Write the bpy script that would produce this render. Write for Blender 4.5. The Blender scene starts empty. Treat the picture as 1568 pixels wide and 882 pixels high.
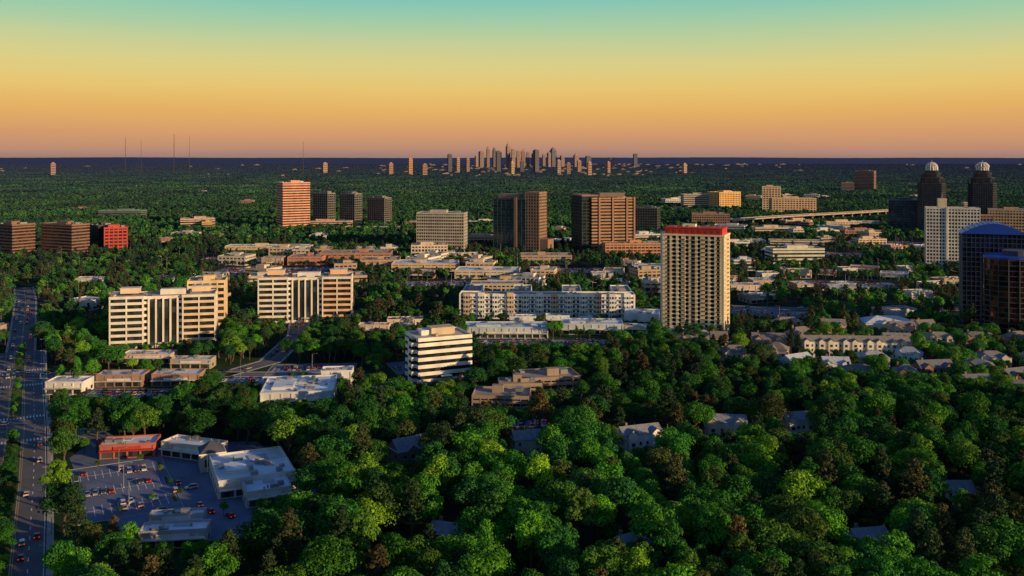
import bpy, math, random
import numpy as np
from mathutils import Vector
random.seed(7); RNG=np.random.default_rng(7)
scene=bpy.context.scene
scene.view_settings.view_transform='Standard'
scene.view_settings.look='None'
scene.view_settings.exposure=0
COL=scene.collection
CAMH=125.0

def L(r,g,b):
    f=lambda c:(c/255/12.92) if c/255<=0.04045 else ((c/255+0.055)/1.055)**2.4
    return (f(r),f(g),f(b),1)

# ------------------------------------------------------------------ world
SUN=Vector((0.86,-0.51,0.0)).normalized(); ELEV=math.radians(12)
w=bpy.data.worlds.new("World"); scene.world=w; w.use_nodes=True
nt=w.node_tree; nt.nodes.clear()
out=nt.nodes.new('ShaderNodeOutputWorld'); bg=nt.nodes.new('ShaderNodeBackground')
sky=nt.nodes.new('ShaderNodeTexSky'); sky.sky_type='NISHITA'; sky.sun_disc=False
sky.sun_elevation=ELEV; sky.sun_rotation=math.atan2(SUN.x,SUN.y)
sky.air_density=1.5; sky.dust_density=3
tc=nt.nodes.new('ShaderNodeTexCoord'); sep=nt.nodes.new('ShaderNodeSeparateXYZ')
nt.links.new(tc.outputs['Generated'],sep.inputs[0])
ramp=nt.nodes.new('ShaderNodeValToRGB'); cr=ramp.color_ramp
stops=[(0,(162,130,122)),(.008,(191,143,120)),(.025,(217,158,110)),(.05,(234,180,102)),(.075,(236,201,116)),
 (.098,(224,210,136)),(.122,(198,210,154)),(.147,(160,207,170)),(.172,(124,198,188)),(.3,(80,124,164)),(.6,(55,86,142)),(1,(46,74,128))]
while len(cr.elements)<len(stops): cr.elements.new(0.5)
for e,(p,c) in zip(cr.elements,stops): e.position=p; e.color=L(*c)
nz=nt.nodes.new('ShaderNodeTexNoise'); nz.inputs['Scale'].default_value=2.2; nz.inputs['Detail'].default_value=5
mpn=nt.nodes.new('ShaderNodeMapping'); mpn.inputs['Scale'].default_value=(1,1,14); nt.links.new(tc.outputs['Generated'],mpn.inputs[0]); nt.links.new(mpn.outputs[0],nz.inputs['Vector'])
ma=nt.nodes.new('ShaderNodeMath'); ma.operation='MULTIPLY_ADD'; ma.inputs[1].default_value=.014; nt.links.new(nz.outputs[0],ma.inputs[0])
sb=nt.nodes.new('ShaderNodeMath'); sb.operation='SUBTRACT'; sb.inputs[1].default_value=.007; nt.links.new(sep.outputs['Z'],sb.inputs[0]); nt.links.new(sb.outputs[0],ma.inputs[2])
nt.links.new(ma.outputs[0],ramp.inputs[0])
sc=nt.nodes.new('ShaderNodeVectorMath'); sc.operation='SCALE'; sc.inputs['Scale'].default_value=10.0
nt.links.new(ramp.outputs[0],sc.inputs[0])
mx=nt.nodes.new('ShaderNodeMix'); mx.data_type='RGBA'; mx.inputs[0].default_value=0.93
nt.links.new(sky.outputs[0],mx.inputs[6]); nt.links.new(sc.outputs[0],mx.inputs[7])
nt.links.new(mx.outputs[2],bg.inputs['Color']); bg.inputs['Strength'].default_value=0.1
nt.links.new(bg.outputs[0],out.inputs[0])

sd=bpy.data.lights.new('sun','SUN'); sd.energy=5.0; sd.angle=math.radians(0.6); sd.color=(1.0,0.66,0.30)
so=bpy.data.objects.new('sun',sd); COL.objects.link(so)
sdir=Vector((SUN.x*math.cos(ELEV),SUN.y*math.cos(ELEV),math.sin(ELEV)))
so.rotation_euler=sdir.to_track_quat('Z','Y').to_euler(); so.location=(300,-200,300)

cd=bpy.data.cameras.new('camera'); cam=bpy.data.objects.new('camera',cd); COL.objects.link(cam)
cam.location=(0,0,CAMH); cam.rotation_euler=(math.radians(90),0,0)
cd.sensor_width=36; cd.lens=32.14; cd.shift_y=-0.1276; cd.clip_end=400000; cd.clip_start=1
scene.camera=cam

# ------------------------------------------------------------------ materials
HAZE_TINT=(0.11,0.13,0.22,1)
def haze_tint(nt,col,dist=9500.0,mxv=.93,hc=HAZE_TINT):  # aerial haze painted into the base colour, bluer with distance from the origin
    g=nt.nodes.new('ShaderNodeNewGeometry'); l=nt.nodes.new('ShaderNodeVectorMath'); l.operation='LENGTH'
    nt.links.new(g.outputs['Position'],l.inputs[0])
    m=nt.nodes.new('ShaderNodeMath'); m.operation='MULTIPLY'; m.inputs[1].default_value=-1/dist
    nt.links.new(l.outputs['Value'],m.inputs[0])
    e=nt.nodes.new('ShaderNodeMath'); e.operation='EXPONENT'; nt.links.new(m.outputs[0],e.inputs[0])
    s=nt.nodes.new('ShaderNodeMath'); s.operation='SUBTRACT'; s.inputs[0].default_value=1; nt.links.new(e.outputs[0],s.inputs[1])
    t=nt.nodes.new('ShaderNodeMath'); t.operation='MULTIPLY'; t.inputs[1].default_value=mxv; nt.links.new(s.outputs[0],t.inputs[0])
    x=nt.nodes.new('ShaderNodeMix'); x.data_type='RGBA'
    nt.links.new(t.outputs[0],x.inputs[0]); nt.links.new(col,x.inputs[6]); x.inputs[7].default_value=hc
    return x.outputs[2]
def newmat(name):
    m=bpy.data.materials.new(name); m.use_nodes=True
    nt=m.node_tree; b=nt.nodes['Principled BSDF']; return m,nt,b
_mc={}
def wall(rgb,rough=.85,var=.22,scale=.15,name='wall'):
    key=('w',rgb,rough,var,scale)
    if key in _mc: return _mc[key]
    m,nt,b=newmat(name)
    t=nt.nodes.new('ShaderNodeTexCoord'); n=nt.nodes.new('ShaderNodeTexNoise'); n.inputs['Scale'].default_value=scale; n.inputs['Detail'].default_value=6
    mp=nt.nodes.new('ShaderNodeMapping'); mp.inputs['Scale'].default_value=(1,1,.35)
    nt.links.new(t.outputs['Object'],mp.inputs[0]); nt.links.new(mp.outputs[0],n.inputs['Vector'])
    mr=nt.nodes.new('ShaderNodeMapRange'); mr.inputs[1].default_value=.3; mr.inputs[2].default_value=.7
    mr.inputs[3].default_value=1-var; mr.inputs[4].default_value=1+var*.6
    nt.links.new(n.outputs[0],mr.inputs[0])
    v=nt.nodes.new('ShaderNodeVectorMath'); v.operation='SCALE'; v.inputs[0].default_value=rgb[:3]
    nt.links.new(mr.outputs[0],v.inputs['Scale'])
    nt.links.new(haze_tint(nt,v.outputs[0],9000),b.inputs['Base Color'])
    b.inputs['Roughness'].default_value=rough
    _mc[key]=m; return m
def glass(rgb=(.02,.025,.03),metal=0.0,rough=.12,name='window_glass',cell=(3.0,3.0,3.8)):
    key=('g',rgb,metal,rough,cell)
    if key in _mc: return _mc[key]
    m,nt,b=newmat(name)
    t=nt.nodes.new('ShaderNodeTexCoord')
    sn=nt.nodes.new('ShaderNodeVectorMath'); sn.operation='SNAP'; sn.inputs[1].default_value=cell
    nt.links.new(t.outputs['Object'],sn.inputs[0])
    wn=nt.nodes.new('ShaderNodeTexWhiteNoise'); nt.links.new(sn.outputs[0],wn.inputs['Vector'])
    mr=nt.nodes.new('ShaderNodeMapRange'); mr.inputs[3].default_value=.45; mr.inputs[4].default_value=2.6
    pw=nt.nodes.new('ShaderNodeMath'); pw.operation='POWER'; pw.inputs[1].default_value=2.5
    nt.links.new(wn.outputs['Value'],pw.inputs[0]); nt.links.new(pw.outputs[0],mr.inputs[0])
    v=nt.nodes.new('ShaderNodeVectorMath'); v.operation='SCALE'; v.inputs[0].default_value=rgb
    nt.links.new(mr.outputs[0],v.inputs['Scale'])
    nt.links.new(haze_tint(nt,v.outputs[0]),b.inputs['Base Color'])
    b.inputs['Roughness'].default_value=rough; b.inputs['Metallic'].default_value=metal
    bp=nt.nodes.new('ShaderNodeBump'); bp.inputs['Strength'].default_value=.05
    nt.links.new(wn.outputs['Value'],bp.inputs['Height']); nt.links.new(bp.outputs[0],b.inputs['Normal'])
    _mc[key]=m; return m
def simple(name,rgb,rough=.6,metal=0,emit=0):
    key=('s',name)
    if key in _mc: return _mc[key]
    m,nt,b=newmat(name); b.inputs['Base Color'].default_value=(*rgb,1); b.inputs['Roughness'].default_value=rough; b.inputs['Metallic'].default_value=metal
    if emit: b.inputs['Emission Color'].default_value=(*rgb,1); b.inputs['Emission Strength'].default_value=emit
    _mc[key]=m; return m
def leafmat(name,cols,trans=.25,seed=0):
    m=bpy.data.materials.new(name); m.use_nodes=True; nt=m.node_tree; nt.nodes.clear()
    o=nt.nodes.new('ShaderNodeOutputMaterial')
    oi=nt.nodes.new('ShaderNodeObjectInfo'); r=nt.nodes.new('ShaderNodeValToRGB')
    cr=r.color_ramp
    while len(cr.elements)<len(cols): cr.elements.new(.5)
    for i,(e,c) in enumerate(zip(cr.elements,cols)): e.position=i/(len(cols)-1); e.color=(*c,1)
    nt.links.new(oi.outputs['Random'],r.inputs[0])
    g=nt.nodes.new('ShaderNodeNewGeometry')
    tc=nt.nodes.new('ShaderNodeTexCoord'); n=nt.nodes.new('ShaderNodeTexNoise'); n.inputs['Scale'].default_value=.35
    nt.links.new(tc.outputs['Object'],n.inputs['Vector'])
    a=nt.nodes.new('ShaderNodeMath'); a.operation='MULTIPLY_ADD'; a.inputs[1].default_value=.9; a.inputs[2].default_value=.1
    nt.links.new(g.outputs['Random Per Island'],a.inputs[0])
    a2=nt.nodes.new('ShaderNodeMath'); a2.operation='ADD'; nt.links.new(a.outputs[0],a2.inputs[0]); nt.links.new(n.outputs[0],a2.inputs[1])
    # stands of different species / age across the land
    nb=nt.nodes.new('ShaderNodeTexNoise'); nb.inputs['Scale'].default_value=.0045; nb.inputs['Detail'].default_value=4; nt.links.new(g.outputs['Position'],nb.inputs['Vector'])
    mr=nt.nodes.new('ShaderNodeMapRange'); mr.inputs[1].default_value=.36; mr.inputs[2].default_value=.64; mr.inputs[3].default_value=.6; mr.inputs[4].default_value=1.35; nt.links.new(nb.outputs[0],mr.inputs[0])
    a3=nt.nodes.new('ShaderNodeMath'); a3.operation='MULTIPLY'; nt.links.new(a2.outputs[0],a3.inputs[0]); nt.links.new(mr.outputs[0],a3.inputs[1])
    v=nt.nodes.new('ShaderNodeVectorMath'); v.operation='SCALE'; nt.links.new(r.outputs[0],v.inputs[0]); nt.links.new(a3.outputs[0],v.inputs['Scale'])
    hz=haze_tint(nt,v.outputs[0],3800,.98,(.048,.066,.165,1))
    d=nt.nodes.new('ShaderNodeBsdfDiffuse'); t=nt.nodes.new('ShaderNodeBsdfTranslucent'); mix=nt.nodes.new('ShaderNodeMixShader'); mix.inputs[0].default_value=trans
    nt.links.new(hz,d.inputs[0]); nt.links.new(hz,t.inputs[0]); nt.links.new(d.outputs[0],mix.inputs[1]); nt.links.new(t.outputs[0],mix.inputs[2])
    nt.links.new(mix.outputs[0],o.inputs[0]); return m
BARK=wall((.11,.08,.06),name='bark')
LEAF=leafmat('broad_leaves',[(.018,.08,.014),(.05,.20,.014),(.024,.11,.025),(.11,.34,.018),(.045,.18,.02),(.08,.10,.022),(.065,.27,.018),(.028,.13,.03),(.21,.42,.02)],.22)
PINE=leafmat('pine_needles',[(.02,.06,.018),(.045,.08,.025),(.11,.085,.03)],.1)
ASPH=wall((.12,.125,.145),.9,.3,.08,'asphalt')
LOT=wall((.13,.165,.25),.9,.3,.1,'worn_asphalt')
CONC=wall((.38,.37,.35),.9,.2,.3,'concrete')
WHITE=wall((.80,.80,.78),.7,.12,.3,'white_paint')
YELL=simple('yellow_paint',(.6,.4,.05))
METAL=simple('galvanised_metal',(.3,.31,.32),.5,.6)
ROOFW=wall((.74,.83,.90),.6,.22,.12,'white_roof_membrane')
ROOFG=wall((.28,.28,.28),.85,.3,.15,'gravel_roof')
ROOFT=wall((.42,.34,.27),.85,.25,.15,'tan_roof')

# ------------------------------------------------------------------ mesh builder
class MB:
    def __init__(s): s.v=[];s.f=[];s.m=[];s.mats=[]
    def mi(s,m):
        if m not in s.mats: s.mats.append(m)
        return s.mats.index(m)
    def box(s,cx,cy,z0,sx,sy,sz,m,tx=1,ty=1):
        i=len(s.v); x,y=sx/2,sy/2
        for z,a,b in((z0,1,1),(z0+sz,tx,ty)):
            s.v+= [(cx-x*a,cy-y*b,z),(cx+x*a,cy-y*b,z),(cx+x*a,cy+y*b,z),(cx-x*a,cy+y*b,z)]
        s.f+=[(i,i+3,i+2,i+1),(i+4,i+5,i+6,i+7),(i,i+1,i+5,i+4),(i+1,i+2,i+6,i+5),(i+2,i+3,i+7,i+6),(i+3,i,i+4,i+7)]
        s.m+=[s.mi(m)]*6
    def poly(s,pts,m):
        i=len(s.v); s.v+=[tuple(p) for p in pts]; s.f.append(tuple(range(i,i+len(pts)))); s.m.append(s.mi(m))
    def prism(s,pts,z0,z1,m,k=1.0,cx=0,cy=0):
        i=len(s.v); n=len(pts)
        s.v+=[(cx+x,cy+y,z0) for x,y in pts]+[(cx+x*k,cy+y*k,z1) for x,y in pts]
        for j in range(n):
            a=(j+1)%n; s.f.append((i+j,i+a,i+n+a,i+n+j)); s.m.append(s.mi(m))
        s.f.append(tuple(range(i+n,i+2*n))); s.m.append(s.mi(m))
        s.f.append(tuple(range(i+n-1,i-1,-1))); s.m.append(s.mi(m))
    def cyl(s,cx,cy,z0,z1,r,m,n=10,k=1.0):
        s.prism([(r*math.cos(2*math.pi*j/n),r*math.sin(2*math.pi*j/n)) for j in range(n)],z0,z1,m,k,cx,cy)
    def tube(s,a,b,ra,rb,m,n=6):
        a=Vector(a);b=Vector(b);d=(b-a).normalized(); u=d.orthogonal().normalized(); v=d.cross(u); i=len(s.v)
        for p,r in((a,ra),(b,rb)):
            for j in range(n):
                t=2*math.pi*j/n; q=p+u*math.cos(t)*r+v*math.sin(t)*r; s.v.append(tuple(q))
        for j in range(n):
            c=(j+1)%n; s.f.append((i+j,i+c,i+n+c,i+n+j)); s.m.append(s.mi(m))
        s.f.append(tuple(range(i+n,i+2*n))); s.m.append(s.mi(m))
    def mesh(s,name):
        me=bpy.data.meshes.new(name); me.from_pydata(s.v,[],s.f)
        for m in s.mats: me.materials.append(m)
        me.polygons.foreach_set('material_index',s.m); me.update(); return me
    def build(s,name,x=0,y=0,z=0,yaw=0):
        o=bpy.data.objects.new(name,s.mesh(name)); o.location=(x,y,z); o.rotation_euler=(0,0,math.radians(yaw)); COL.objects.link(o); return o

RECTS=[]   # footprints kept free of trees: cx,cy,w,d,yawdeg,margin
TARG=[]    # open ground: neighbouring trees are kept lower
def rect(x,y,w,d,yaw,mg=4.0): RECTS.append((x,y,w,d,math.radians(yaw),mg))
def targ(x,y,w,d,yaw,z): TARG.append((x,y,w,d,math.radians(yaw),z))
def parapet(mb,w,d,h,wm,rm,ph=1.0,cx=0,cy=0,t=.4):
    mb.box(cx,cy,h,w-2*t-.02,d-2*t-.02,.15,rm)
    mb.box(cx,cy-d/2+t/2,h+.003,w,t,ph,wm); mb.box(cx,cy+d/2-t/2,h+.003,w,t,ph,wm)
    mb.box(cx-w/2+t/2,cy,h+.003,t,d-2*t-.01,ph,wm); mb.box(cx+w/2-t/2,cy,h+.003,t,d-2*t-.01,ph,wm)
def hvac(mb,w,d,h,n,rs,cx=0,cy=0,m=METAL):
    for _ in range(n):
        mb.box(cx+rs.uniform(-.4,.4)*w,cy+rs.uniform(-.4,.4)*d,h+.15,rs.uniform(1.2,3),rs.uniform(1.2,2.4),rs.uniform(.8,1.6),m)
def facade(mb,w,d,h,fl,wm,gm,sp=.42,bay=0,pier=.7,cx=0,cy=0,z0=0,slab=True,pout=.1):
    fh=h/fl
    mb.box(cx,cy,z0,w-.9,d-.9,h-.05,gm)
    if slab:
        for i in range(fl):
            mb.box(cx,cy,z0+i*fh,w,d,fh*sp,wm)
        mb.box(cx,cy,z0+h-fh*.25,w,d,fh*.25,wm)
    if bay:
        n=max(1,round(w/bay))
        for j in range(n+1):
            x=-w/2+pier/2+(w-pier)*j/n
            for sy in(-1,1): mb.box(cx+x,cy+sy*(d/2-.35+pout),z0,pier,.7,h-.02,wm)
        n=max(1,round(d/bay))
        for j in range(1,n):
            y=-d/2+pier/2+(d-pier)*j/n
            for sx in(-1,1): mb.box(cx+sx*(w/2-.35+pout),cy+y,z0,.7,pier,h-.02,wm)
def office(name,X,Y,W,D,H,yaw,fl,wc,gm=None,sp=.42,bay=0,pier=.7,roof=None,pent=.35,extra=None,slab=True,seed=1,mg=5,pout=.1,pentcol=None):
    rs=random.Random(seed+int(X)); mb=MB(); wm=wall(wc); gm=gm or glass()
    facade(mb,W,D,H,fl,wm,gm,sp,bay,pier,slab=slab,pout=pout)
    parapet(mb,W,D,H,wm,roof or ROOFG)
    if pent:
        pw,pd=W*pent,D*pent
        pm=wall(pentcol) if pentcol else wm
        mb.box(rs.uniform(-.1,.1)*W,rs.uniform(-.1,.1)*D,H+.15,pw,pd,3.6,pm)
        mb.box(W*.3,D*.1,H+.15,W*.12,D*.3,2.2,METAL)
    hvac(mb,W,D,H,int(W*D/160)+2,rs)
    mb.box(0,-D/2-1.5,3.2,6,3,.4,wm); mb.box(-2.6,-D/2-2.6,0,.3,.3,3.2,METAL); mb.box(2.6,-D/2-2.6,0,.3,.3,3.2,METAL)
    if extra: extra(mb)
    rect(X,Y,W,D,yaw,mg)
    return mb.build(name,X,Y,0,yaw)

# ------------------------------------------------------------------ ground
def ground():
    m,nt,b=newmat('ground')
    g=nt.nodes.new('ShaderNodeNewGeometry')
    n=nt.nodes.new('ShaderNodeTexNoise'); n.inputs['Scale'].default_value=.012; n.inputs['Detail'].default_value=12
    n2=nt.nodes.new('ShaderNodeTexNoise'); n2.inputs['Scale'].default_value=.6; n2.inputs['Detail'].default_value=6
    nt.links.new(g.outputs['Position'],n.inputs['Vector']); nt.links.new(g.outputs['Position'],n2.inputs['Vector'])
    r=nt.nodes.new('ShaderNodeValToRGB'); cr=r.color_ramp
    cr.elements[0].position=.35; cr.elements[0].color=(.018,.028,.012,1)
    cr.elements[1].position=.7; cr.elements[1].color=(.05,.10,.02,1)
    e=cr.elements.new(.55); e.color=(.03,.06,.015,1)
    nt.links.new(n.outputs[0],r.inputs[0])
    mr=nt.nodes.new('ShaderNodeMapRange'); mr.inputs[3].default_value=.5; mr.inputs[4].default_value=1.5; nt.links.new(n2.outputs[0],mr.inputs[0])
    v=nt.nodes.new('ShaderNodeVectorMath'); v.operation='SCALE'; nt.links.new(r.outputs[0],v.inputs[0]); nt.links.new(mr.outputs[0],v.inputs['Scale'])
    nt.links.new(haze_tint(nt,v.outputs[0],5000,.98,(.062,.085,.18,1)),b.inputs['Base Color']); b.inputs['Roughness'].default_value=1; b.inputs['Specular IOR Level'].default_value=0
    mb=MB(); S=150000; mb.poly([(-S,-3000,0),(S,-3000,0),(S,S,0),(-S,S,0)],m); mb.build('ground')
    mb=MB(); N=500; xs=np.linspace(-26000,26000,N); h=118+6*np.sin(xs/2100)+4*np.sin(xs/770+1)+RNG.normal(0,1.3,N)
    for i in range(N-1):
        mb.poly([(xs[i],17000,0),(xs[i+1],17000,0),(xs[i+1],22000,h[i+1]),(xs[i],22000,h[i])],m)
    mb.build('hills')
ground()

# ------------------------------------------------------------------ roads
def offs(pts,o):
    out=[]
    for i,p in enumerate(pts):
        a=Vector(pts[max(0,i-1)]);b=Vector(pts[min(len(pts)-1,i+1)]); d=(b-a).normalized()
        out.append((p[0]+d.y*o,p[1]-d.x*o))
    return out
def strip(mb,pts,o,wd,z,m,h=0):
    l=offs(pts,o-wd/2); r=offs(pts,o+wd/2)
    for i in range(len(pts)-1):
        mb.poly([(*l[i],z+h),(*r[i],z+h),(*r[i+1],z+h),(*l[i+1],z+h)],m)
        if h:
            mb.poly([(*l[i],z),(*l[i],z+h),(*l[i+1],z+h),(*l[i+1],z)],m); mb.poly([(*r[i],z),(*r[i+1],z),(*r[i+1],z+h),(*r[i],z+h)],m)
def walk(pts,step,s0=0):
    res=[];acc=s0
    for i in range(len(pts)-1):
        a=Vector(pts[i]);b=Vector(pts[i+1]);l=(b-a).length;d=(b-a)/l
        while acc<l: res.append((a+d*acc,d)); acc+=step
        acc-=l
    return res
def dashes(mb,pts,o,wd,ln,step,z,m):
    for p,d in walk(pts,step):
        n=Vector((d.y,-d.x)); c=p+n*o; a=d*ln/2; b=n*wd/2
        mb.poly([(*(c-a-b),z),(*(c-a+b),z),(*(c+a+b),z),(*(c+a-b),z)],m)
def road_clear(pts,wd,mg=3):
    for i in range(len(pts)-1):
        a=Vector(pts[i]);b=Vector(pts[i+1]);c=(a+b)/2;d=b-a
        rect(c.x,c.y,wd,d.length,-math.degrees(math.atan2(d.x,d.y)),mg)
MAIN=[(-97,160),(-127,220),(-156,278),(-192,350),(-227,418),(-279,516),(-316,588)]
MFAR=[(-316,588),(-340,635),(-425,799),(-470,880)]
mb=MB()
strip(mb,MAIN,0,25,.02,ASPH); strip(mb,MAIN,-13.8,2.2,.0,CONC,.14); strip(mb,MAIN,13.8,2.2,0,CONC,.14)
for o in(-12.1,12.1): strip(mb,MAIN,o,.2,.03,WHITE)
for o in(-7.8,7.8): dashes(mb,MAIN,o,.28,3,9,.03,WHITE)
for o in(-3.5,3.5): strip(mb,MAIN,o,.2,.03,YELL)
GRASS=wall((.04,.09,.02),1,.4,.5,'grass')
for seg in([(-127,220),(-156,278),(-192,350),(-220,404)],[(-238,438),(-270,499)],[(-288,534),(-316,588)]):
    strip(mb,seg,0,6.0,.02,CONC,.13); strip(mb,seg,0,5.4,.16,GRASS)
for (cx,cy) in((-218,402),(-237,438),(-270,500),(-288,534)):
    d=Vector((-.46,.885)); n=Vector((d.y,-d.x))
    for j in range(-8,9):
        c=Vector((cx,cy))+n*j*1.4; a=d*1.9;b=n*.34
        mb.poly([(*(c-a-b),.035),(*(c-a+b),.035),(*(c+a+b),.035),(*(c+a-b),.035)],WHITE)
mb.build('main_road'); road_clear(MAIN,25,3.0)
for i in range(1,6):
    a=Vector(MAIN[i]);b=Vector(MAIN[i+1]);c=(a+b)/2;d=b-a; targ(c.x-3,c.y,17,d.length,-math.degrees(math.atan2(d.x,d.y)),0.5)
def road(name,pts,wd,clear=True,lines=True):
    mb=MB(); strip(mb,pts,0,wd,.012,ASPH); strip(mb,pts,-wd/2-1,1.6,0,CONC,.13); strip(mb,pts,wd/2+1,1.6,0,CONC,.13)
    if lines: strip(mb,pts,0,.3,.024,YELL)
    mb.build(name)
    if clear: road_clear(pts,wd,2.5)
SIDE1=[(-272,524),(-220,520),(-165,527),(-148,560),(-150,640),(-175,760),(-200,900)]
SIDE2=[(-400,460),(-300,436),(-229,422)]
SIDE3=[(-208,420),(-188,412),(-176,398)]
SIDE4=[(-420,540),(-272,524)]
SIDE5=[(-165,527),(-90,525),(-70,500),(-62,470)]
SIDE6=[(-20,600),(60,600),(120,615),(220,610),(330,640)]
SIDE7=[(60,820),(200,760),(330,740),(480,800)]
road('main_road',MFAR,14)
for n_,p,wd in(('side_road',SIDE1,12),('side_road',SIDE2,12),('entrance_drive',SIDE3,8),('side_road',SIDE4,12),('side_road',SIDE5,9),('side_road',SIDE6,9),('side_road',SIDE7,10)): road(n_,p,wd)

# ------------------------------------------------------------------ cars
def carmesh(rgb,suv,i):
    mb=MB(); pm=simple('car_paint_%d'%i,rgb,.3,.3); gl=simple('car_glass',(.015,.018,.02),.08); ty=simple('tyre',(.02,.02,.02),.8)
    tl=simple('tail_lamp',(.8,.03,.01),.4,0,1.2); hl=simple('head_lamp',(.8,.8,.75),.2)
    Lh=2.3; W=.92; t=.12
    prof=[(-Lh,.35),(-Lh,.85),(-Lh+.25,.98),(Lh-1.15,.95),(Lh-.15,.78),(Lh,.6),(Lh,.32)]
    if suv: cab=[(-Lh+.1,.98),(-Lh+.35,1.62),(.55,1.66),(1.2,.96)]
    else: cab=[(-Lh+.45,.98),(-1.25,1.42),(.2,1.45),(1.1,.96)]
    def ext(pr,wa,wb,m,zt):
        k=len(mb.v);n=len(pr)
        for s in(-1,1):
            for y,z in pr: mb.v.append((s*(wa if z<zt else wb),y,z))
        mi=mb.mi(m)
        for j in range(n):
            c=(j+1)%n; mb.f.append((k+j,k+c,k+n+c,k+n+j)); mb.m.append(mi)
        mb.f.append(tuple(range(k+n-1,k-1,-1))); mb.m.append(mi); mb.f.append(tuple(range(k+n,k+2*n))); mb.m.append(mi)
    ext(prof,W,W-.05,pm,.9); ext(cab,W-.08,W-.25,gl,1.2)
    top=[p for p in cab if p[1]>1.2]
    y0,y1=top[0][0]+.05,top[-1][0]-.05; mb.box(0,(y0+y1)/2,top[0][1]-.01,2*(W-.24),y1-y0,.07,pm)
    for sx in(-1,1):
        for y in(-1.4,1.4):
            mb.tube((sx*(W-.2),y,.33),(sx*(W+.02),y,.33),.33,.33,ty,10)
        mb.box(sx*.68,-Lh-.01,.66,.36,.06,.2,tl); mb.box(sx*.66,Lh-.03,.56,.36,.08,.14,hl)
        mb.box(sx*(W+.06),.75,.95,.16,.1,.12,pm)
    mb.box(0,-Lh-.03,.38,1.5,.1,.16,ty)
    return mb.mesh('car_mesh')
CARS=[carmesh(c,s,i) for i,(c,s) in enumerate([((.7,.7,.7),0),((.03,.03,.035),1),((.35,.36,.38),0),((.3,.03,.02),0),((.04,.08,.2),1),((.75,.75,.74),1),((.12,.12,.13),0),((.5,.51,.52),1)])]
rc=random.Random(5)
def car(name,x,y,yaw):
    o=bpy.data.objects.new(name,rc.choice(CARS)); o.location=(x,y,.03); o.rotation_euler=(0,0,yaw); COL.objects.link(o)
def traffic(pts,lanes,step,prob):
    for o,sgn in lanes:
        for p,d in walk(pts,step,rc.uniform(0,step)):
            if rc.random()<prob:
                n=Vector((d.y,-d.x)); q=p+n*o; a=math.atan2(d.y,d.x)-math.pi/2
                car('car',q.x,q.y,a if sgn>0 else a+math.pi)
traffic(MAIN[:-2],[(-9.9,-1),(-5.7,-1),(9.9,1),(5.7,1)],12,.12); traffic(MAIN[-2:]+MFAR[1:3],[(-5,-1),(-2,-1),(5,1),(2,1)],11,.35)
traffic(SIDE1,[(2.5,1),(-2.5,-1)],12,.3); traffic(SIDE2,[(2.5,1),(-2.5,-1)],12,.2); traffic(SIDE7,[(2.5,1),(-2.5,-1)],14,.3); traffic(SIDE6,[(2.3,1),(-2.3,-1)],14,.2)
def lamp(x,y,yaw,h=10):
    o=bpy.data.objects.new('street_lamp',LAMP); o.location=(x,y,0); o.rotation_euler=(0,0,yaw); o.scale=(1,1,h/10); COL.objects.link(o)
mb=MB(); mb.tube((0,0,0),(0,0,10),.16,.09,METAL,8); mb.tube((0,0,9.7),(2.4,0,10.2),.07,.05,METAL); mb.box(2.7,0,10.1,.9,.35,.16,METAL); mb.cyl(0,0,0,.5,.3,CONC,8)
LAMP=mb.mesh('street_lamp')
def parking(x,y,w,d,yaw,occ=.3,z=0,clear=True,lamps=True):
    mb=MB(); mb.box(0,0,-.2,w,d,.2+.016,LOT)
    mb.box(0,-d/2-.15,-.1,w+.6,.3,.24,CONC); mb.box(0,d/2+.15,-.1,w+.6,.3,.24,CONC); mb.box(-w/2-.15,0,-.1,.3,d-.01,.24,CONC); mb.box(w/2+.15,0,-.1,.3,d-.01,.24,CONC)
    c,s=math.cos(math.radians(yaw)),math.sin(math.radians(yaw)); rows=int((d-4)//15)
    rows=max(1,rows); gap=(d-2)/rows
    for r in range(rows):
        yc=-d/2+1+gap*(r+.5)
        mb.box(0,yc,.0,w-6,.16,.026,WHITE)
        n=int((w-6)/2.7)
        for j in range(n+1):
            xx=-(w-6)/2+j*2.7
            for sy in(-1,1):
                mb.box(xx,yc+sy*2.65,0,.2,5.0,.0262,WHITE)
                if j<n and rc.random()<occ:
                    lx,ly=xx+1.35,yc+sy*2.6
                    car('parked_car',x+lx*c-ly*s,y+lx*s+ly*c,math.radians(yaw)+(0 if rc.random()<.5 else math.pi))
        for ex in(-1,1):
            mb.box(ex*(w/2-1.6),yc,.0,1.8,9,.16,CONC); mb.box(ex*(w/2-1.6),yc,.0,1.4,8.6,.20,GRASS)
        if lamps: lamp(x-yc*s,y+yc*c,math.radians(yaw),9)
    mb.build('parking_lot',x,y,0,yaw); rect(x,y,w,d,yaw,1.5)
    if clear: targ(x,y,w-4,d-6,yaw,0.5)
parking(-147,346,34,62,28,.24)
parking(-152,512,26,18,0,.5); parking(-205,484,60,18,0,.5); parking(-118,540,50,26,5,.5)
parking(-60,545,24,30,20,.4,clear=False); parking(20,618,90,14,0,.5)
parking(-265,1000,120,70,0,.55); parking(-200,955,70,30,0,.5); parking(330,900,90,40,-10,.5); parking(205,735,60,30,-15,.5)
parking(-330,1120,100,40,0,.5); parking(60,1010,80,40,0,.5);parking(20,432,40,16,0,.3,clear=False)
parking(390,1180,120,50,-10,.5); parking(560,1330,140,50,-15,.5); parking(-60,905,90,34,4,.55)
mb=MB()
mb.poly([(-128,303,.009),(-86,296,.009),(-72,345,.009),(-112,402,.009),(-185,402,.009),(-184,380,.009),(-150,325,.009)],LOT); mb.build('plaza_pavement')
rect(-126,350,74,66,28,0); rect(-108,304,44,26,10,0)
targ(-126,352,66,60,28,1.0); targ(-106,303,34,16,8,1.0)
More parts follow.
